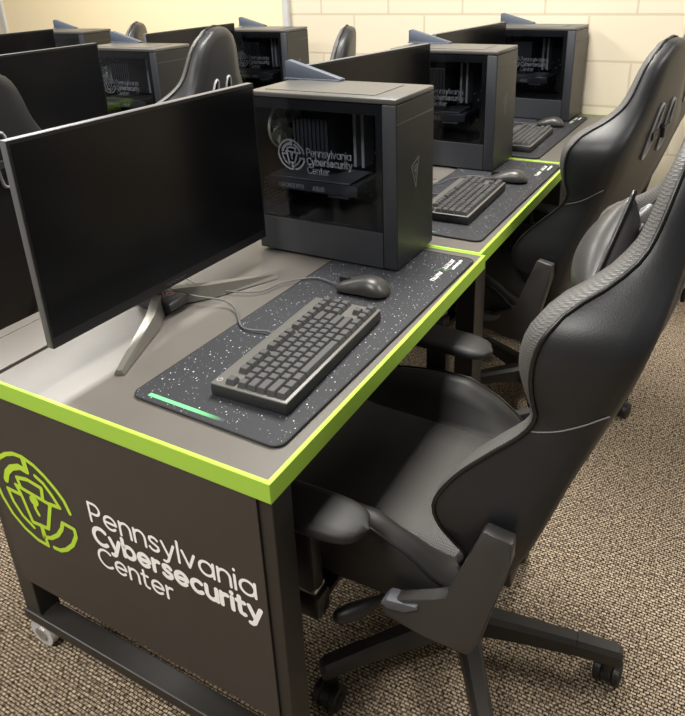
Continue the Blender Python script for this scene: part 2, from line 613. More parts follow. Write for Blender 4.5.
def make_desk(label, group):
    t = thing('computer_desk', label, 'desk', (0, 0, 0), 0, group)
    obj('desktop', bx(-.62, -.006, .006, DL - .006, H - .034, H - .0008, .001), 'laminate', t)
    e = prism(bmesh.new(), [(-.62, 0), (0, 0), (0, DL), (-.62, DL), (-.62, DL - .0065), (-.0065, DL - .0065), (-.0065, .0065), (-.62, .0065)], 'z', H - .036, H, .0012)
    obj('edge_band', e, 'lime_edge', t)
    obj('cable_cover', bx(-.742, -.632, .002, DL - .002, H - .020, H - .001, .001), 'cover_laminate', t)
    obj('rear_rail', bx(-.775, -.745, .002, DL - .002, H - .03, H - .001, .0015), 'cover_laminate', t)
    for x in (-.735, -.054):
        for y in (.006, DL - .056):
            obj('leg', bx(x, x + .05, y, y + .05, .09, H - .034 if x > -.6 else H - .03, .002), 'steel_black', t)
    for y in (.0, DL - .05):
        obj('foot_rail', bx(-.737, -.003, y, y + .05, .074, .102, .003), 'steel_black', t)
    obj('low_rail', bx(-.70, -.66, .055, DL - .055, .12, .16, .002), 'steel_black', t)
    obj('top_rail', bx(-.70, -.67, .055, DL - .055, H - .09, H - .036, .002), 'steel_black', t)
    for x in (-.70, -.04):
        for y in (.03, DL - .03):
            w = bmesh.new()
            for s in (-.014, .014):
                cyl(w, (x - .005, y + s - .009, .0355), (x - .005, y + s + .009, .0355), .0355, n=28)
            c = obj('caster', w, 'clear_wheel', t, smooth=30)
            w = bmesh.new()
            cyl(w, (x - .005, y - .026, .034), (x - .005, y + .026, .034), .017, n=20)
            cyl(w, (x, y, .05), (x, y, .074), .012, n=14)
            obj('axle', w, 'silver', c, smooth=30)
    return t


def end_panel(t, full=True):
    p = obj('end_panel', bx(-.705, -.029, .0015, .0055, H - .528, H - .037, .0008), 'panel_brown', t)
    YF = .0009

    def to3(v):
        return (v.x, YF, H + v.y)
    obj('emblem', emblem(-.588, -.270, .108, .0095, to3), 'lime_print', p)
    obj('lettering', word('Pennsylvania', -.419, -.246, .369, .044, .0058, to3), 'white_print', p)
    obj('lettering', word('Cybersecurity', -.421, -.297, .377, .039, .0094, to3, gap=.27), 'white_print', p)
    obj('lettering', word('Center', -.421, -.351, .182, .042, .0058, to3), 'white_print', p)
    return p


G1 = 'computer desks in the right-hand row'
d1 = make_desk('nearest dark desk with lime green edge and a printed brown end panel', G1)
OFF = {0: (0, 0, 0), 1: (-.013, .93, 0), 2: (-.02, 1.862, 0)}
dup(d1, OFF[1], 0, 'middle desk of the right-hand row, between the two other lime-edged desks', G1)
dup(d1, OFF[2], 0, 'lime-edged desk against the block wall, farthest in the right-hand row', G1)
CX2, CY2 = -1.34, -.20
G2 = 'computer desks in the rows behind the big monitor'
dl2 = ['desk left of the nearest monitor, hidden behind its black screen',
       'desk in the second row carrying the tower left of the grey chair back',
       'desk in the second row nearest the cream board']
for k in range(3):
    dup(d1, (CX2, CY2 + .93 * k, 0), 0, dl2[k], G2)
CX3, CY3 = -2.62, -.45
for k in (1, 2):
    dup(d1, (CX3, CY3 + .93 * k, 0), 0, ['', 'desk in the far left row under the leftmost monitor', 'desk in the far left row close to the cream board'][k], G2)
end_panel(d1)

# ------------------------------------------------------------------ desk mat


def rrect(x0, x1, y0, y1, r, n=6):
    out = []
    for cx, cy, a in ((x1 - r, y1 - r, 0), (x0 + r, y1 - r, 90), (x0 + r, y0 + r, 180), (x1 - r, y0 + r, 270)):
        out += arc(cx, cy, r, a, a + 90, n)
    return out


def make_mat(label):
    # local origin at the corner of the mat nearest the user and the camera
    t = thing('desk_mat', label, 'desk mat', (0, 0, 0), 0, 'speckled desk mats')
    obj('pad', prism(bmesh.new(), rrect(-.313, -.002, .002, .813, .018), 'z', 0.0005, .004), 'speckled_mat', t)
    r = [(*p, .003) for p in rrect(-.314, -.001, .001, .814, .019, 8)]
    obj('stitched_edge', tube(bmesh.new(), r, .0022, 6, closed=True), 'mat_edge', t, smooth='all')

    def q(x0, x1, y0, y1):
        bm = bmesh.new()
        prism(bm, [(x0, y0), (x1, y0), (x1, y1), (x0, y1)], 'z', .0041, .0043)
        return bm
    obj('printed_bar', q(-.285, -.12, .012, .020), 'green_fade', t)

    # two words at the far end, reading along the length of the mat
    def to3(v):
        return (-.030 - v.y, .655 + v.x, .0046)
    bm = bmesh.new()
    rn = random.Random(5)                       # print too small to read: broken strokes of letter height
    for a, b_, z_, h_ in ((0, .050, .008, .011), (.072, .132, .010, .012), (.080, .136, -.006, .006)):
        u = a
        while u < b_:
            wd = h_ * rn.uniform(.55, .8)
            ribbon(bm, [(u, z_), (u, z_ + h_ * .9)], .0022, to3)
            ribbon(bm, [(u, z_ + h_ * rn.choice((.05, .45, .9))), (u + wd * .7, z_ + h_ * rn.choice((.05, .9)))], .0020, to3)
            u += wd
    obj('lettering', bm, 'white_print', t)
    bm = bmesh.new()
    ribbon(bm, [(.056, .028), (.075, .02), (.062, .008), (.085, .0)], .006, to3)
    obj('printed_mark', bm, 'green_mark', t)
    return t


mat('green_mark', (0.05, 0.10, 0.06), 0.6)
MZ = H
mloc = [(-.030, .068, MZ), (-.040, 1.000, MZ), (-.125, 1.880, MZ)]
mat1 = make_mat('speckled black mat with a green bar on the nearest desk')
mat1.location = mloc[0]; mat1.rotation_euler.z = R(-1.3)
dup(mat1, mloc[1], R(-1.0), 'speckled black mat on the middle desk of the right-hand row')
dup(mat1, mloc[2], R(-1.0), 'speckled black mat on the desk against the block wall')

# ------------------------------------------------------------------ keyboard


def keycap_mesh(w):
    bm = bmesh.new()
    b0, hgt = .0182, .0095
    W = w * .01905 - .0009
    pts = lambda s, z, dx=0: [((-b0 / 2 + s) + dx, -W / 2 + s, z), ((b0 / 2 - s) + dx, -W / 2 + s, z), ((b0 / 2 - s) + dx, W / 2 - s, z), ((-b0 / 2 + s) + dx, W / 2 - s, z)]
    rings = [pts(0, 0), pts(.0006, .002), pts(.0026, hgt - .0008, -.0006), pts(.0034, hgt, -.0006)]
    loft(bm, rings)
    return bm


KW = {}


def key(parent, x, y, z, w):
    if w not in KW:
        o = obj('keycap', keycap_mesh(w), 'keycap', parent)
        KW[w] = o.data
    else:
        o = bpy.data.objects.new('keycap', KW[w])
        COL.objects.link(o)
        o.parent = parent
    o.location = (x, y, z)
    o.rotation_euler = (0, R(1.5), 0)
    return o


def make_keyboard(label):
    # local origin at the corner nearest the user and the camera; -x goes towards the back of the desk
    t = thing('keyboard', label, 'keyboard', (0, 0, 0), 0, 'compact keyboards')
    obj('body', bx(-.153, 0, 0, .361, .0, .021, .004), 'keyboard_body', t, smooth=30)
    obj('top_plate', bx(-.1525, -.0005, .0005, .3605, .020, .0245, .0025), 'keyboard_plate', t, smooth=30)

    def to3(v):
        return (-.138 - v.y, .010 + v.x, .0249)
    obj('logo', word('G', 0, 0, .010, .009, .0016, to3), 'print_grey', t)
    U = .01905
    y0, x0, z = .0065, -.0065, .0255
    rows = [
        [1.25, 1.25, 1.25, 6.25, 1.25, 1.25, 1.25, 1.25, ('g', .25), 1, 1, 1],
        [2.25] + [1] * 10 + [2.75, ('g', 1.25), 1],
        [1.75] + [1] * 11 + [2.25],
        [1.5] + [1] * 12 + [1.5, ('g', .25), 1, 1, 1],
        [1] * 13 + [2, ('g', .25), 1, 1, 1],
        [1, ('g', 1), 1, 1, 1, 1, ('g', .5), 1, 1, 1, 1, ('g', .5), 1, 1, 1, 1, ('g', .25), 1, 1, 1],
    ]
    for i, row in enumerate(rows):
        xx = x0 - U * (i + .5) - (.005 if i == 5 else 0)
        yy = y0
        for k in row:
            if isinstance(k, tuple):
                yy += k[1] * U
                continue
            key(t, xx, yy + k * U / 2, z, k)
            yy += k * U
    cb = bmesh.new()
    tube(cb, spline([(-.150, .205, .012), (-.185, .217, .006), (-.24, .215, .004), (-.30, .275, .003), (-.34, .29, .010), (-.395, .275, .016), (-.425, .268, .020)], 6), .0021, 8)
    obj('cable', cb, 'cable', t, smooth='all')
    return t


kb1 = make_keyboard('black compact keyboard on the mat of the nearest desk')
kz = MZ + .0045
kb1.location = (-.0635, .1406, kz); kb1.rotation_euler.z = .034
dup(kb1, (-.110, 1.100, kz), R(1), 'black compact keyboard on the middle desk of the right-hand row')
dup(kb1, (-.172, 1.950, kz), R(1), 'black compact keyboard on the desk against the block wall')

# ------------------------------------------------------------------ mouse


def make_mouse(label):
    t = thing('computer_mouse', label, 'mouse', (0, 0, 0), 0, 'computer mice')
    bm = bmesh.new()
    rings = []
    Lm, n = .118, 22
    wt = [(0, .020), (.06, .026), (.3, .0295), (.5, .0285), (.75, .031), (.92, .026), (1, .014)]
    ht = [(0, .014), (.12, .022), (.4, .034), (.65, .040), (.85, .033), (.96, .018), (1, .010)]
    for i in range(19):
        u = i / 18
        w, h = sinterp(wt, u), sinterp(ht, u)
        x = -Lm / 2 + Lm * u
        ring = []
        for k in range(n):
            a = 2 * PI * k / n
            c, s = math.cos(a), math.sin(a)
            yy = w * math.copysign(abs(c) ** .8, c)
            zz = .002 + (h - .006) * (s ** .8 if s > 0 else 0) + .006 - (.006 * abs(s) if s < 0 else 0)
            ring.append((x, yy, zz))
        rings.append(ring)
    loft(bm, rings)
    obj('shell', bm, 'mouse_body', t, smooth=50)
    w = bmesh.new()
    cyl(w, (-.034, -.0035, .021), (-.034, .0035, .021), .0105, n=20)
    obj('scroll_wheel', w, 'mouse_dark', t, smooth=30)
    s = bmesh.new()
    bx(-.058, -.018, -.0006, .0006, .016, .0300, 0, s)
    obj('button_seam', s, 'mouse_dark', t)
    cb = bmesh.new()
    tube(cb, spline([(-.056, 0, .008), (-.085, .012, .006), (-.135, .025, .004), (-.19, -.02, .003), (-.22, -.085, .003), (-.30, -.11, .003), (-.38, -.10, .003), (-.42, -.085, .004)], 6), .0018, 8)
    obj('cable', cb, 'cable', t, smooth='all')
    return t


ms = make_mouse('dark grey wired mouse beside the keyboard on the nearest desk')
ms.location = (-.170, .600, MZ + .0045); ms.rotation_euler.z = R(4)
dup(ms, (-.134, 1.551, MZ + .0045), R(10), 'dark grey mouse on the middle desk, at the end of its keyboard')
dup(ms, (-.225, 2.445, MZ + .0045), R(8), 'dark grey mouse on the desk against the block wall')

# ------------------------------------------------------------------ computer tower


def make_tower(label):
    # local origin at the front corner nearest the camera; body runs to -x and +y
    D, W, T = .392, .2105, .402
    t = thing('computer_tower', label, 'computer', (0, 0, 0), 0, 'black computer towers with glass sides')
    z0 = .003
    # shell: base, back, far side, top
    bm = bmesh.new()
    bx(-D, -.035, .002, W, z0, z0 + .012, 0, bm)
    bx(-D, -.035, W - .004, W, z0, T - .01, 0, bm)
    obj('shell', bm, 'case_black', t)
    obj('top_panel', bx(-D, -.0, 0, W, T - .012, T, .003), 'case_top', t, smooth=30)
    v = bmesh.new()
    bx(-D + .03, -.065, .03, W - .03, T, T + .0015, .0006, v)
    obj('top_filter', v, 'case_top', t)
    # rear panel with holes pattern
    obj('rear_panel', bx(-D, -D + .003, .002, W - .004, z0, T - .012), 'case_inside', t)
    # front
    obj('front_panel', bx(-.036, 0, 0, W, z0, T - .0125, .0045), ['case_side'], t, smooth=30)
    f = bmesh.new()
    bx(-.001, .0008, .003, W - .003, z0 + .006, .346, .0005, f)
    obj('front_cover', f, 'case_black', t)
    f = bmesh.new()
    bx(-.002, .0008, .003, W - .003, .349, .388, .0005, f)
    obj('front_strip', f, 'case_black', t)
    f = bmesh.new()
    yc, zc = .098, .218

    def tf(vv):
        return (.0016, yc + vv.x, zc + vv.y)
    for l in ([(-.021, .018), (.021, .034), (.004, -.036), (-.021, .018)], [(-.010, .012), (.010, .018), (.010, .010), (-.006, .004), (.006, .004), (.001, -.014)]):
        ribbon(f, l, .0035, tf)
    obj('front_emblem', f, 'print_dim', t)
    # side: lower shroud and glass
    obj('lower_shroud', bx(-D, -.036, .0, .010, z0, .092, .0015), 'case_side', t)
    g = obj('side_window', bx(-D, -.0365, .0, .003, .0935, T - .0125), 'tinted_glass', t)
    fr = bmesh.new()
    bx(-D, -.0365, .0034, .006, T - .038, T - .0125, 0, fr)
    bx(-.052, -.0365, .0034, .006, .0935, T - .038, 0, fr)
    bx(-D, -.0365, .0034, .006, .0935, .099, 0, fr)
    obj('window_border', fr, 'case_inside', t)

    def to3(vv):
        return (vv.x, .0032, vv.y)
    obj('emblem', emblem(-.281, .256, .036, .0046, to3), 'print_grey', g)
    lt = bmesh.new()
    word('Pennsylvania', -.236, .257, .119, .0175, .0025, to3, lt)
    word('Cybersecurity', -.236, .236, .121, .0165, .0038, to3, lt, gap=.27)
    word('Center', -.236, .2145, .060, .0165, .0025, to3, lt)
    obj('lettering', lt, 'print_grey', g)
    # inside
    obj('main_board', bx(-D + .02, -.09, W - .030, W - .024, .10, T - .03), 'board_black', t)
    s = bmesh.new()
    bx(-D + .004, -.05, .012, W - .02, .012, .091, .002, s)
    obj('power_shroud', s, 'case_inside', t)
    gr = obj('graphics_card', bx(-D + .01, -.12, .035, W - .05, .155, .185, .004), 'cooler_dark', t, smooth=30)

    def tg(vv):
        return (vv.x, .0346, vv.y)
    lt = bmesh.new()
    word('GEFORCE', -.345, .163, .048, .009, .0020, tg, lt, gap=.25)
    word('RTX', -.292, .163, .020, .009, .0020, tg, lt, gap=.25)
    word('ASUS', -.245, .162, .032, .010, .0024, tg, lt, gap=.25)
    obj('lettering', lt, 'print_grey', gr)
    gp = bmesh.new()
    bx(-D + .02, -.14, .034, W - .06, .187, .190, 0, gp)
    bx(-.21, -.15, .045, W - .06, .1455, .1545, .003, gp)
    obj('heat_shroud', gp, 'print_dim', gr)
    c = bmesh.new()
    bx(-.300, -.205, .055, W - .045, .225, .335, .004, c)
    for k in range(9):
        bx(-.302 + k * .0115, -.297 + k * .0115, .050, .056, .228, .332, 0, c)
    obj('processor_cooler', c, 'cooler_dark', t)
    for k in range(2):
        m_ = bmesh.new()
        bx(-.178 + k * .022, -.170 + k * .022, W - .085, W - .032, .205, .345, .001, m_)
        obj('memory_stick', m_, 'memory_grey', t)
    # rear fan facing forward
    fn = bmesh.new()
    fx, fy, fz, fr_ = -D + .018, .105, .300, .054
    for k in range(24):
        pass
    ringp = [(fx, fy + fr_ * math.cos(2 * PI * k / 28), fz + fr_ * math.sin(2 * PI * k / 28)) for k in range(28)]
    tube(fn, ringp, .004, 6, closed=True)
    cyl(fn, (fx - .008, fy, fz), (fx + .008, fy, fz), .018, n=20)
    for k in range(7):
        a = 2 * PI * k / 7
        p = []
        for rr, da, dx in ((.017, -.25, -.006), (.050, -.1, -.006), (.050, .55, .008), (.017, .35, .008)):
            p.append(fn.verts.new((fx + dx, fy + rr * math.cos(a + da), fz + rr * math.sin(a + da))))
        fn.faces.new(p)
        for vv in p:
            pass
    obj('rear_fan', fn, 'fan_pale', t)
    # vented slots of the rear, pale through the glass
    vn = bmesh.new()
    for iz in range(8):
        for iy in range(9):
            zz = .105 + iz * .010
            yy = .03 + iy * .010 + (.005 if iz % 2 else 0)
            bx(-D + .0032, -D + .004, yy, yy + .006, zz, zz + .005, 0, vn)
    for iz in range(3):
        for iy in range(12):
            zz = .362 + iz * .009
            yy = .03 + iy * .011 + (.005 if iz % 2 else 0)
            bx(-D + .0032, -D + .004, yy, yy + .007, zz, zz + .004, 0, vn)
    obj('vent_slots', vn, 'print_dim', t)
    # small board components: heat sinks and plugs
    sm = bmesh.new()
    rnd = random.Random(3)
    for k in range(40):
        xx = rnd.uniform(-D + .03, -.10); zz = rnd.uniform(.11, .365)
        a, b_ = rnd.uniform(.003, .012), rnd.uniform(.003, .012)
        bx(xx, xx + a, W - .040, W - .030, zz, zz + b_, 0, sm)
    bx(-D + .03, -D + .055, W - .07, W - .03, .24, .35, .003, sm)
    bx(-D + .06, -.20, W - .06, W - .03, .345, .362, .003, sm)
    obj('board_component', sm, 'print_dim', t)
    cb = bmesh.new()
    for k in range(4):
        tube(cb, spline([(-.10, W - .035, .20 + k * .03), (-.075, W - .06, .19 + k * .03), (-.065, W - .07, .16), (-.07, W - .08, .10)], 5), .003, 6)
    obj('cable', cb, 'case_inside', t, smooth='all')
    # back feet
    for x in (-D + .03, -.05):
        for y in (.03, W - .03):
            o = obj('foot', bx(x - .014, x + .014, y - .01, y + .01, 0, z0), 'plastic_black', t)
    return t


TZ = MZ + .0045
tw1 = make_tower('black glass-sided computer tower on the nearest desk')
tw1.location = (-.150, .731, TZ)


def make_antenna(label):
    # lies on the tower top: a triangular fin along x
    t = thing('wifi_antenna', label, 'antenna', (0, 0, 0), 0, 'grey antennas on the computer towers')
    bm = bmesh.new()
    prism(bm, [(-.165, 0.002), (0, .002), (0, .006), (-.155, .048), (-.165, .044)], 'y', -.010, .010, .002)
    obj('fin', bm, 'antenna_grey', t, smooth=30)
    obj('base', bx(-.165, -.002, -.018, .018, 0, .004, .001), 'antenna_grey', t)
    return t


an1 = make_antenna('grey wedge-shaped antenna on top of the nearest tower')
TT = TZ + .402 + .0006
an1.location = (-.392, .731 + .195, TT)
tow = [
    ((-.2207, 1.6395), R(-1.5), 'black computer tower on the middle desk of the right-hand row'),
    ((-.1716, 2.5573), R(-3), 'black computer tower on the desk against the block wall'),
    ((-1.549, 1.47), R(2), 'black computer tower left of the grey chair back, second row'),
    ((-1.525, 2.348), R(2), 'black computer tower standing beside the right edge of the cream board'),
    ((-2.664, 2.088), R(3), 'farthest left computer tower, before the cream board'),
]
alab = ['grey wedge antenna on the tower of the middle desk', 'grey wedge antenna on the tower against the block wall',
        'grey wedge antenna on the tower left of the grey chair back', 'grey wedge antenna on the tower by the right edge of the cream board',
        'grey wedge antenna on the farthest left tower']
for (p, rz, lb), al in zip(tow, alab):
    zt = TZ if p[0] > -1 else H
    dup(tw1, (p[0], p[1], zt), rz, lb)
    v = Matrix.Rotation(rz, 3, 'Z') @ Vector((-.245, .192, 0))
    dup(an1, (p[0] + v.x, p[1] + v.y, zt + .4026), rz, al)

# ------------------------------------------------------------------ monitor


def make_monitor(label):
    # local origin under the stand hub, screen faces +x
    t = thing('monitor', label, 'monitor', (0, 0, 0), 0, 'black wide monitors')
    w, zb, zt = .614, .067, .437
    sc_ = obj('housing', bx(-.018, -.001, -w / 2, w / 2, zb, zt, .003), 'monitor_edge', t, smooth=30)
    obj('back_cover', bx(-.030, -.0165, -w / 2 + .012, w / 2 - .012, zb + .012, zt - .012, .006), 'monitor_body', t, smooth=30)
    bk = bmesh.new()
    prism(bk, [(-.062, .15), (-.028, .10), (-.028, .37), (-.062, .33)], 'y', -.13, .13, .008)
    obj('back_bulge', bk, 'monitor_body', t, smooth=30)
    obj('front_frame', bx(-.0015, .0005, -w / 2 + .001, w / 2 - .001, zb + .001, zt - .001), 'bezel', t)
    obj('screen', bx(-.001, .0011, -w / 2 + .006, w / 2 - .006, zb + .022, zt - .007), 'screen', t)

    def to3(v):
        return (.0012, v.x, v.y)
    lt = bmesh.new()
    for i in range(9):                           # small maker's wordmark, too small to read in the photo
        x0 = -.03 + i * .0062
        ribbon(lt, [(x0, zb + .009), (x0 + .004, zb + .009)] if i % 2 else [(x0, zb + .0115), (x0 + .004, zb + .0115)], .0012, to3)
    obj('maker_mark', lt, 'print_dim', t)
    # stand: column behind the panel, hub box in front, three legs
    cl = bmesh.new()
    prism(cl, [(-.115, .012), (-.075, .012), (-.060, .24), (-.085, .24)], 'y', -.026, .026, .004)
    bx(-.085, -.05, -.03, .03, .18, .25, .004, cl)
    obj('column', cl, 'stand_dark', t, smooth=30)
    hb = bmesh.new()
    prism(hb, [(-.10, .004), (-.012, .004), (.000, .016), (-.004, .030), (-.10, .045)], 'y', -.028, .028, .003)
    h = obj('hub', hb, 'stand_dark', t, smooth=30)
    em = bmesh.new()

    def th(v):
        return (-.038 + v.y, v.x, .0365 - (.015 / .096) * (v.y) * 1.0 + .0006)
    for l in ([(-.014, .008), (-.004, -.008), (.012, -.010), (.016, -.002)], [(-.006, .006), (.004, -.002), (.014, .010), (.0, .012), (-.006, .006)]):
        ribbon(em, l, .0022, th)
    obj('hub_emblem', em, 'emblem_red', h)

    def leg(pts, wd, ht):
        bm = bmesh.new()
        rings = []
        ps = [Vector(p) for p in pts]
        for i, p in enumerate(ps):
            d = (ps[min(i + 1, len(ps) - 1)] - ps[max(i - 1, 0)]); d.z = 0; d.normalize()
            n = Vector((-d.y, d.x, 0))
            a, hh = wd[i] / 2, ht[i]
            rings.append([p + n * a, p - n * a, p - n * a * .55 + Vector((0, 0, hh)), p + n * a * .55 + Vector((0, 0, hh))])
        loft(bm, rings)
        return bm
    for s in (-1, 1):
        obj('leg', leg([(-.045, s * .022, .004), (.0, s * .085, .002), (.075, s * .240, .001)], [.034, .032, .020], [.036, .030, .009]), 'stand_metal', t)
    obj('leg', leg([(-.09, 0, .003), (-.15, 0, .002), (-.205, 0, .001)], [.04, .034, .022], [.034, .022, .009]), 'stand_metal', t)
    return t


mo1 = make_monitor('large black monitor on the nearest desk')
mo1.location = (-.482, .358, H); mo1.rotation_euler.z = -.027
mons = [((-.47, 1.25), R(-9.5), 'black monitor between the first and second towers of the right-hand row'),
        ((-.49, 2.165), R(-7), 'black monitor directly left of the tower against the block wall'),
        ((-1.70, 1.02), R(0), 'black monitor left of the second-row tower with glowing fan'),
        ((-1.80, 1.99), R(0), 'black monitor half hidden behind the grey chair back'),
        ((-2.60, 1.55), R(0), 'leftmost black monitor, before the cream board'),
        ]
for p, rz, lb in mons:
    dup(mo1, (p[0], p[1], H), rz, lb)

# ------------------------------------------------------------------ gaming chair
RX = [(.44, .118), (.486, .141), (.716, .215), (.832, .257), (.947, .292), (1.07, .316), (1.22, .335)]
WD = [(.44, .09), (.50, .085), (.545, .10), (.60, .145), (.645, .165), (.70, .155), (.76, .122), (.80, .098), (.835, .098), (.87, .120), (.91, .140), (.965, .147), (1.00, .130), (1.03, .092), (1.06, .066), (1.09, .056), (1.16, .046), (1.20, .038)]
HW = [(.44, .185), (.50, .205), (.56, .240), (.65, .262), (.74, .252), (.82, .243), (.88, .256), (.94, .266), (.98, .258), (1.01, .230), (1.04, .200), (1.08, .172), (1.13, .150), (1.165, .130), (1.19, .103), (1.205, .066)]


GP = [(.80, .005), (.90, .022), (.98, .026), (1.05, .020), (1.20, .014)]


def back_ring(z, k=1.0, lift=0.0):
    x = sinterp(RX, z); wd = sinterp(WD, z) * k; hw = sinterp(HW, z) * (0.985 if k < 1 else 1)
    pd = min(.062, wd - .014) * k
    pc = hw * .60
    g = interp(GP, z) * k
    half = [(0, pd + .010), (pc * .5, pd + .008), (pc * .9, pd + .001), (pc, pd - .006), (pc * 1.06, pd + .002), (hw * .76, (pd + wd) / 2 + .006), (hw * .82, wd * .98),
            (hw * .92, wd), (hw * .975, wd - g * .4), (hw, wd - g), (hw * 1.0, wd * .5), (hw * .985, wd * .22), (hw * .95, .004), (hw * .90, -.004), (hw * .6, -.010), (hw * .3, -.012), (0, -.012)]
    pts = half + [(-y, d) for y, d in half[-2:0:-1]]
    return [Vector((x - d, y, z + lift)) for y, d in pts], len(half)


def build_back():
    bm = bmesh.new()
    zs = [.455 + (1.202 - .455) * i / 46 for i in range(47)]
    rings = []
    for z in zs:
        rings.append(back_ring(z)[0])
    # rounded top
    nh = 0
    top = rings[-1]
    c = sum(top, Vector()) / len(top)
    for s, dz in ((.86, .008), (.6, .014), (.25, .017)):
        rings.append([Vector((c.x + (p.x - c.x) * s, p.y * s, p.z + dz)) for p in top])
    bot = rings[0]
    cb = sum(bot, Vector()) / len(bot)
    rings.insert(0, [Vector((cb.x + (p.x - cb.x) * .7, p.y * .85, p.z - .012)) for p in bot])
    n = len(rings[0])

    def mi(i, k):
        kk = min(k, n - 1 - k)
        return 1 if kk in (4, 5, 6, 7, 8) and i > 2 else 0
    loft(bm, rings, mats=mi)
    return bm


def make_chair(label):
    t = thing('gaming_chair', label, 'chair', (0, 0, 0), 0, 'black gaming chairs')
    # ---- backrest with two harness holes
    bk = obj('backrest', build_back(), ['leather', 'carbon_fabric_lit'], t, smooth='all')
    cut = bmesh.new()
    HOLE = []
    for s in (-1, 1):
        yc, zc = s * .056, .985
        pts = []
        for k in range(20):
            a = 2 * PI * k / 20
            u, v = .022 * math.copysign(abs(math.cos(a)) ** .8, math.cos(a)), .074 * math.copysign(abs(math.sin(a)) ** .9, math.sin(a))
            pts.append((yc + u + s * .10 * (-v) * 0 - s * v * .12, zc + v))
        HOLE.append(pts)
        prism(cut, pts, 'x', .0, .6)
    cm = bpy.data.meshes.new('cut')
    bmesh.ops.recalc_face_normals(cut, faces=cut.faces)
    cut.to_mesh(cm); cut.free()
    co = bpy.data.objects.new('cut', cm); COL.objects.link(co)
    md = bk.modifiers.new('b', 'BOOLEAN'); md.operation = 'DIFFERENCE'; md.object = co; md.solver = 'EXACT'
    bpy.context.view_layer.update()
    dg = bpy.context.evaluated_depsgraph_get()
    nm = bpy.data.meshes.new_from_object(bk.evaluated_get(dg))
    bk.modifiers.clear()
    bk.data = nm
    nm.name = 'backrest'
    nm.set_sharp_from_angle(angle=R(60))
    bpy.data.objects.remove(co)
    for pts in HOLE:
        for side, mn, rr in ((-.012, 'hole_trim', .0042),):
            rp = []
            for (y, z) in pts:
                x = sinterp(RX, z) + .012 + .002
                rp.append((x, y, z))
            obj('hole_trim', tube(bmesh.new(), rp, rr, 8, closed=True), mn, t, smooth='all')
            rp = [(sinterp(RX, z) - min(.062, sinterp(WD, z) - .014) - .010, y, z) for y, z in pts]
            obj('hole_trim', tube(bmesh.new(), rp, rr, 8, closed=True), mn, t, smooth='all')
    # strap through the holes
    st = bmesh.new()
    box(st, (.320, 0, .978), (.006, .16, .022), .002)
    box(st, (.326, 0, .978), (.012, .032, .030), .003)
    obj('strap', st, 'plastic_black', t)
    # ---- piping along the wing fronts
    for s in (-1, 1):
        pp = []
        for i in range(48):
            z = .47 + (1.198 - .47) * i / 47
            x = sinterp(RX, z); wd = sinterp(WD, z); hw = sinterp(HW, z)
            d = wd - interp(GP, z)
            pp.append((x - d, s * (hw + .001), z))
        pp += [(pp[-1][0] + .004, s * .05, 1.217), (pp[-1][0] + .006, s * .0, 1.223)]
        obj('piping', tube(bmesh.new(), pp, .0032, 8), 'piping', t, smooth='all')
    # ---- thread lines on the sides
    for s in (-1, 1):
        sm = bmesh.new()
        ln = []
        for i in range(13):
            u = i / 12
            z = .808 + .056 * u - .010 * math.sin(PI * u)
            wd = sinterp(WD, z); hw = sinterp(HW, z); x = sinterp(RX, z)
            prof = [(.93, .99), (.80, 1.0), (.5, 1.0), (.22, .985), (.03, .95)]
            f = .93 - .90 * u
            g = interp([(a, b_) for a, b_ in prof[::-1]], f)
            ln.append((x - wd * f, s * (hw * g + .0006), z))
        tube(sm, ln, .0012, 6)
        obj('seam', sm, 'thread', t, smooth='all')
    # ---- seat
    bm = bmesh.new()
    rings = []
    n = 25
    for i in range(n):
        u = i / (n - 1)
        x = -.43 + .545 * u
        zc = .468 + .018 * math.exp(-((u - .06) / .12) ** 2) - .006 * u
        zb = interp([(0, .468), (.15, .520), (.45, .545), (.62, .548), (.76, .515), (.86, .472), (.94, .445), (1, .42)], u)
        hw = interp([(0, .225), (.1, .252), (.5, .262), (.85, .255), (1, .22)], u)
        zl = interp([(0, .43), (.06, .395), (1, .385)], u)
        e = 0.0
        half = [(0, zc), (.10, zc), (.155, zc - .002), (.172, zc - .010), (.180, zc - .001), (.196, zc + (zb - zc) * .55), (.215, zb - .004 if zb > zc else zb),
                (.232, zb), (hw - .006, zb - .010), (hw, zb - .030 if zb - .030 > zl else zl + .012), (hw - .004, zl + .010), (hw - .02, zl), (.10, zl), (0, zl)]
        pts = half + [(-y, z) for y, z in half[-2:0:-1]]
        rings.append([Vector((x, y, z)) for y, z in pts])
    nn = len(rings[0])

    def ms_(i, k):
        kk = min(k, nn - 1 - k)
        return 1 if kk <= 2 else 0
    loft(bm, rings, mats=ms_)
    seat = obj('seat', bm, ['leather_seat', 'seat_fabric'], t, smooth=65)
    for s in (-1, 1):
        ln = [(rings[i][8].x, s * (rings[i][8].y + .001), rings[i][8].z + .001) for i in range(2, n)]
        obj('seat_piping', tube(bmesh.new(), ln, .0026, 6), 'piping', t, smooth='all')
    # ---- recline brackets
    poly = [(.120, .652), (.165, .647), (.163, .606), (.125, .427), (.106, .385), (.032, .388), (-.042, .393), (-.048, .412), (-.028, .440),
            (.045, .478), (.071, .489), (.080, .537), (.104, .604)]
    for s in (-1, 1):
        b_ = bmesh.new()
        prism(b_, poly, 'y', s * .266, s * .292, .005)
        br_ = obj('recline_bracket', b_, 'plastic_grey', t, smooth=30)
        l_ = bmesh.new()
        prism(l_, [(-.047, .428), (-.036, .444), (-.006, .444), (.020, .456), (.022, .447), (-.002, .428), (-.034, .420)], 'y', s * .270, s * .297, .003)
        obj('lit_bracket_lip', l_, 'plastic_lit', br_, smooth=30)  # bracket's upper lip, the light it catches painted as a paler piece
        c_ = bmesh.new()
        cyl(c_, (.085, s * .270, .470), (.085, s * .238, .470), .028, n=20)
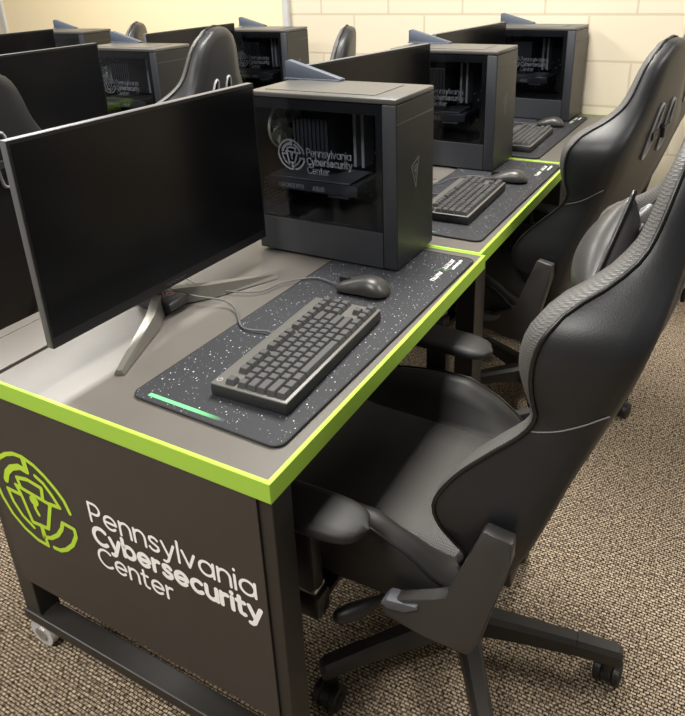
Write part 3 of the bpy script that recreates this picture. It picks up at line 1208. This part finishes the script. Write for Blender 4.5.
        obj('pivot', c_, 'plastic_black', br_, smooth=30)
    # ---- armrests
    for s in (-1, 1):
        pad = bmesh.new()
        rings = []
        for i in range(21):
            u = i / 20
            x = -.325 + .265 * u
            e = abs(2 * u - 1) ** 5
            w = .043 * math.sqrt(max(0.0, 1 - e)) + .004
            zt = .600 + .004 * math.sin(PI * u) - .010 * e
            zb = .572 + .008 * e
            yy = s * (.305 + .010 * (1 - u))
            ring = []
            for k in range(16):
                a = 2 * PI * k / 16
                c, sn = math.cos(a), math.sin(a)
                ring.append((x, yy + w * math.copysign(abs(c) ** .6, c), (zt + zb) / 2 + (zt - zb) / 2 * math.copysign(abs(sn) ** .6, sn)))
            rings.append(ring)
        loft(pad, rings)
        a_ = obj('armrest', pad, 'pad_black', t, smooth=60)
        po = bmesh.new()
        bx(-.218, -.163, s * .300 - .017, s * .300 + .017, .39, .574, .010, po)
        obj('armrest_post', po, 'plastic_black', a_, smooth=30)
        po = bmesh.new()
        bx(-.2185, -.1625, s * .300 - .0175, s * .300 + .0175, .400, .413, .005, po)
        obj('post_band', po, 'silver', a_, smooth=30)
        po = bmesh.new()
        bx(-.225, -.155, s * .300 - .022, s * .300 + .022, .345, .398, .010, po)
        x0, x1 = sorted((s * .05, s * .30))
        bx(-.215, -.165, x0, x1, .352, .366, .004, po)
        obj('armrest_mount', po, 'plastic_black', a_, smooth=30)
    # ---- mechanism, gas lift, lever
    me_ = bmesh.new()
    bx(-.20, .12, -.10, .10, .345, .384, .006, me_)
    bx(-.06, .06, -.05, .05, .30, .35, .008, me_)
    obj('tilt_mechanism', me_, 'plastic_black', t, smooth=30)
    lv = bmesh.new()
    tube(lv, spline([(-.05, -.05, .345), (-.07, -.17, .343), (-.095, -.235, .336)], 4), .006, 8)
    tube(lv, spline([(-.088, -.222, .338), (-.105, -.245, .334), (-.135, -.275, .328), (-.150, -.285, .326)], 4), [.007, .009, .011, .013, .014, .015, .016, .016, .015, .014, .012, .010, .006], 10)
    obj('height_lever', lv, 'plastic_black', t, smooth='all')
    gl_ = bmesh.new()
    cyl(gl_, (0, 0, .10), (0, 0, .235), .027, n=24)
    cyl(gl_, (0, 0, .235), (0, 0, .31), .015, n=20)
    obj('gas_lift', gl_, 'plastic_black', t, smooth=30)
    # ---- star base
    hb = bmesh.new()
    cyl(hb, (0, 0, .078), (0, 0, .142), .050, .042, n=30)
    obj('base_hub', hb, 'plastic_leg', t, smooth=30)
    for k in range(5):
        a = R(-132 + 72 * k)
        d = Vector((math.cos(a), math.sin(a), 0)); nrm = Vector((-d.y, d.x, 0))
        lg = bmesh.new()
        rings = []
        for rr, w, zt, zb in ((.035, .048, .138, .085), (.12, .043, .132, .088), (.235, .036, .122, .085), (.318, .033, .113, .078), (.325, .030, .108, .080)):
            c = d * rr
            rings.append([c + nrm * w / 2 + Vector((0, 0, zb)), c - nrm * w / 2 + Vector((0, 0, zb)), c - nrm * w / 2 + Vector((0, 0, zt - .010)),
                          c - nrm * w * .30 + Vector((0, 0, zt)), c + nrm * w * .30 + Vector((0, 0, zt)), c + nrm * w / 2 + Vector((0, 0, zt - .010))])
        loft(lg, rings)
        leg_ = obj('leg', lg, 'plastic_leg', t)
        cp = bmesh.new()
        rings = []
        for rr, w, zt, zb in ((.236, .0375, .1235, .112), (.315, .0345, .1150, .104)):
            c = d * rr
            rings.append([c + nrm * w / 2 + Vector((0, 0, zb)), c - nrm * w / 2 + Vector((0, 0, zb)), c - nrm * w * .34 + Vector((0, 0, zt)), c + nrm * w * .34 + Vector((0, 0, zt))])
        loft(cp, rings)
        obj('foot_grip', cp, 'plastic_grey', leg_)
        # caster, swivelled
        ca = a + R((40, -35, 75, 15, -60)[k])
        cd = Vector((math.cos(ca), math.sin(ca), 0)); cn = Vector((-cd.y, cd.x, 0))
        base = d * .300 + cd * .016
        hd = bmesh.new()
        cyl(hd, d * .300 + Vector((0, 0, .045)), d * .300 + Vector((0, 0, .082)), .012, n=14)
        for j in range(1):
            cyl(hd, base + cn * .010 + Vector((0, 0, .028)), base - cn * .010 + Vector((0, 0, .028)), .024, n=20)
        cs = obj('caster', hd, 'plastic_black', t, smooth=30)
        for s in (-1, 1):
            wl = bmesh.new()
            tube(wl, [base + cn * s * q + Vector((0, 0, .0275)) for q in (.011, .013, .024, .027)], [.025, .0275, .0275, .024], 24)
            cyl(wl, base + cn * s * .026 + Vector((0, 0, .0275)), base + cn * s * .0285 + Vector((0, 0, .0275)), .014, n=18)
            obj('wheel', wl, 'plastic_black', cs, smooth=30)
    return t


ch1 = make_chair('nearest black gaming chair pulled up to the desk with the printed end panel')
ch1.location = (.148, .43, 0)
chairs = [
    ((.005, 1.46), -10, 0, 'black gaming chair at the middle desk, its two headrest holes facing us'),
    ((.02, 2.38), -8, 0, 'black gaming chair at the desk against the block wall, cut by the right edge'),
    ((-1.43, .38), 4, 0, 'black gaming chair cut by the left edge, behind the nearest monitor'),
    ((-1.33, 1.13), 15, .03, 'black gaming chair back rising above the top edge of the nearest monitor'),
    ((-1.22, 1.79), 20, -.02, 'small dark chair back before the block wall, right of the cream board'),
    ((-2.56, 1.96), 30, -.03, 'small grey chair back seen before the cream board'),
]
for p, rz, lift, lb in chairs:
    c = dup(ch1, (p[0], p[1], 0), R(rz), lb)
    if lift:                                     # gas lift set higher or lower
        for k in c.children:
            if k.name.split('.')[0] not in ('leg', 'caster', 'base_hub', 'gas_lift'):
                k.location.z += lift

# ------------------------------------------------------------------ pillow on the near chair
t = thing('lumbar_pillow', 'black leather cushion propped against the backrest of the nearest gaming chair', 'cushion', (.356, .40, .990))
t.rotation_euler = (R(-38), R(14), 0)
bm = bmesh.new()
N = 20
grid = {}
hw_, hh_, th_ = .098, .080, .046
for side in (1, -1):
    for i in range(N + 1):
        for j in range(N + 1):
            u, v = 2 * i / N - 1, 2 * j / N - 1
            if (abs(u) == 1 or abs(v) == 1) and side == -1:
                grid[(side, i, j)] = grid[(1, i, j)]
                continue
            f = (max(0, (1 - u ** 2) * (1 - v ** 2))) ** .55
            pinch = 1 - .07 * (1 - abs(u * v))
            grid[(side, i, j)] = bm.verts.new((-side * th_ * f, u * hw_ * (1 - .10 * (1 - v * v) * 0 - .06 * (1 - abs(v))), v * hh_ * (1 - .10 * (1 - abs(u)))))
for side in (1, -1):
    for i in range(N):
        for j in range(N):
            bm.faces.new((grid[(side, i, j)], grid[(side, i + 1, j)], grid[(side, i + 1, j + 1)], grid[(side, i, j + 1)]))
bmesh.ops.remove_doubles(bm, verts=bm.verts, dist=1e-6)
obj('cushion', bm, 'pillow', t, smooth='all')
pp = []
for k in range(4 * N):
    s, r_ = divmod(k, N)
    w = 2 * r_ / N - 1
    u, v = ((w, -1), (1, w), (-w, 1), (-1, -w))[s]
    pp.append((0, u * hw_ * (1 - .06 * (1 - abs(v))), v * hh_ * (1 - .10 * (1 - abs(u)))))
obj('piping', tube(bmesh.new(), pp, .0035, 8, closed=True), 'piping', t, smooth='all')
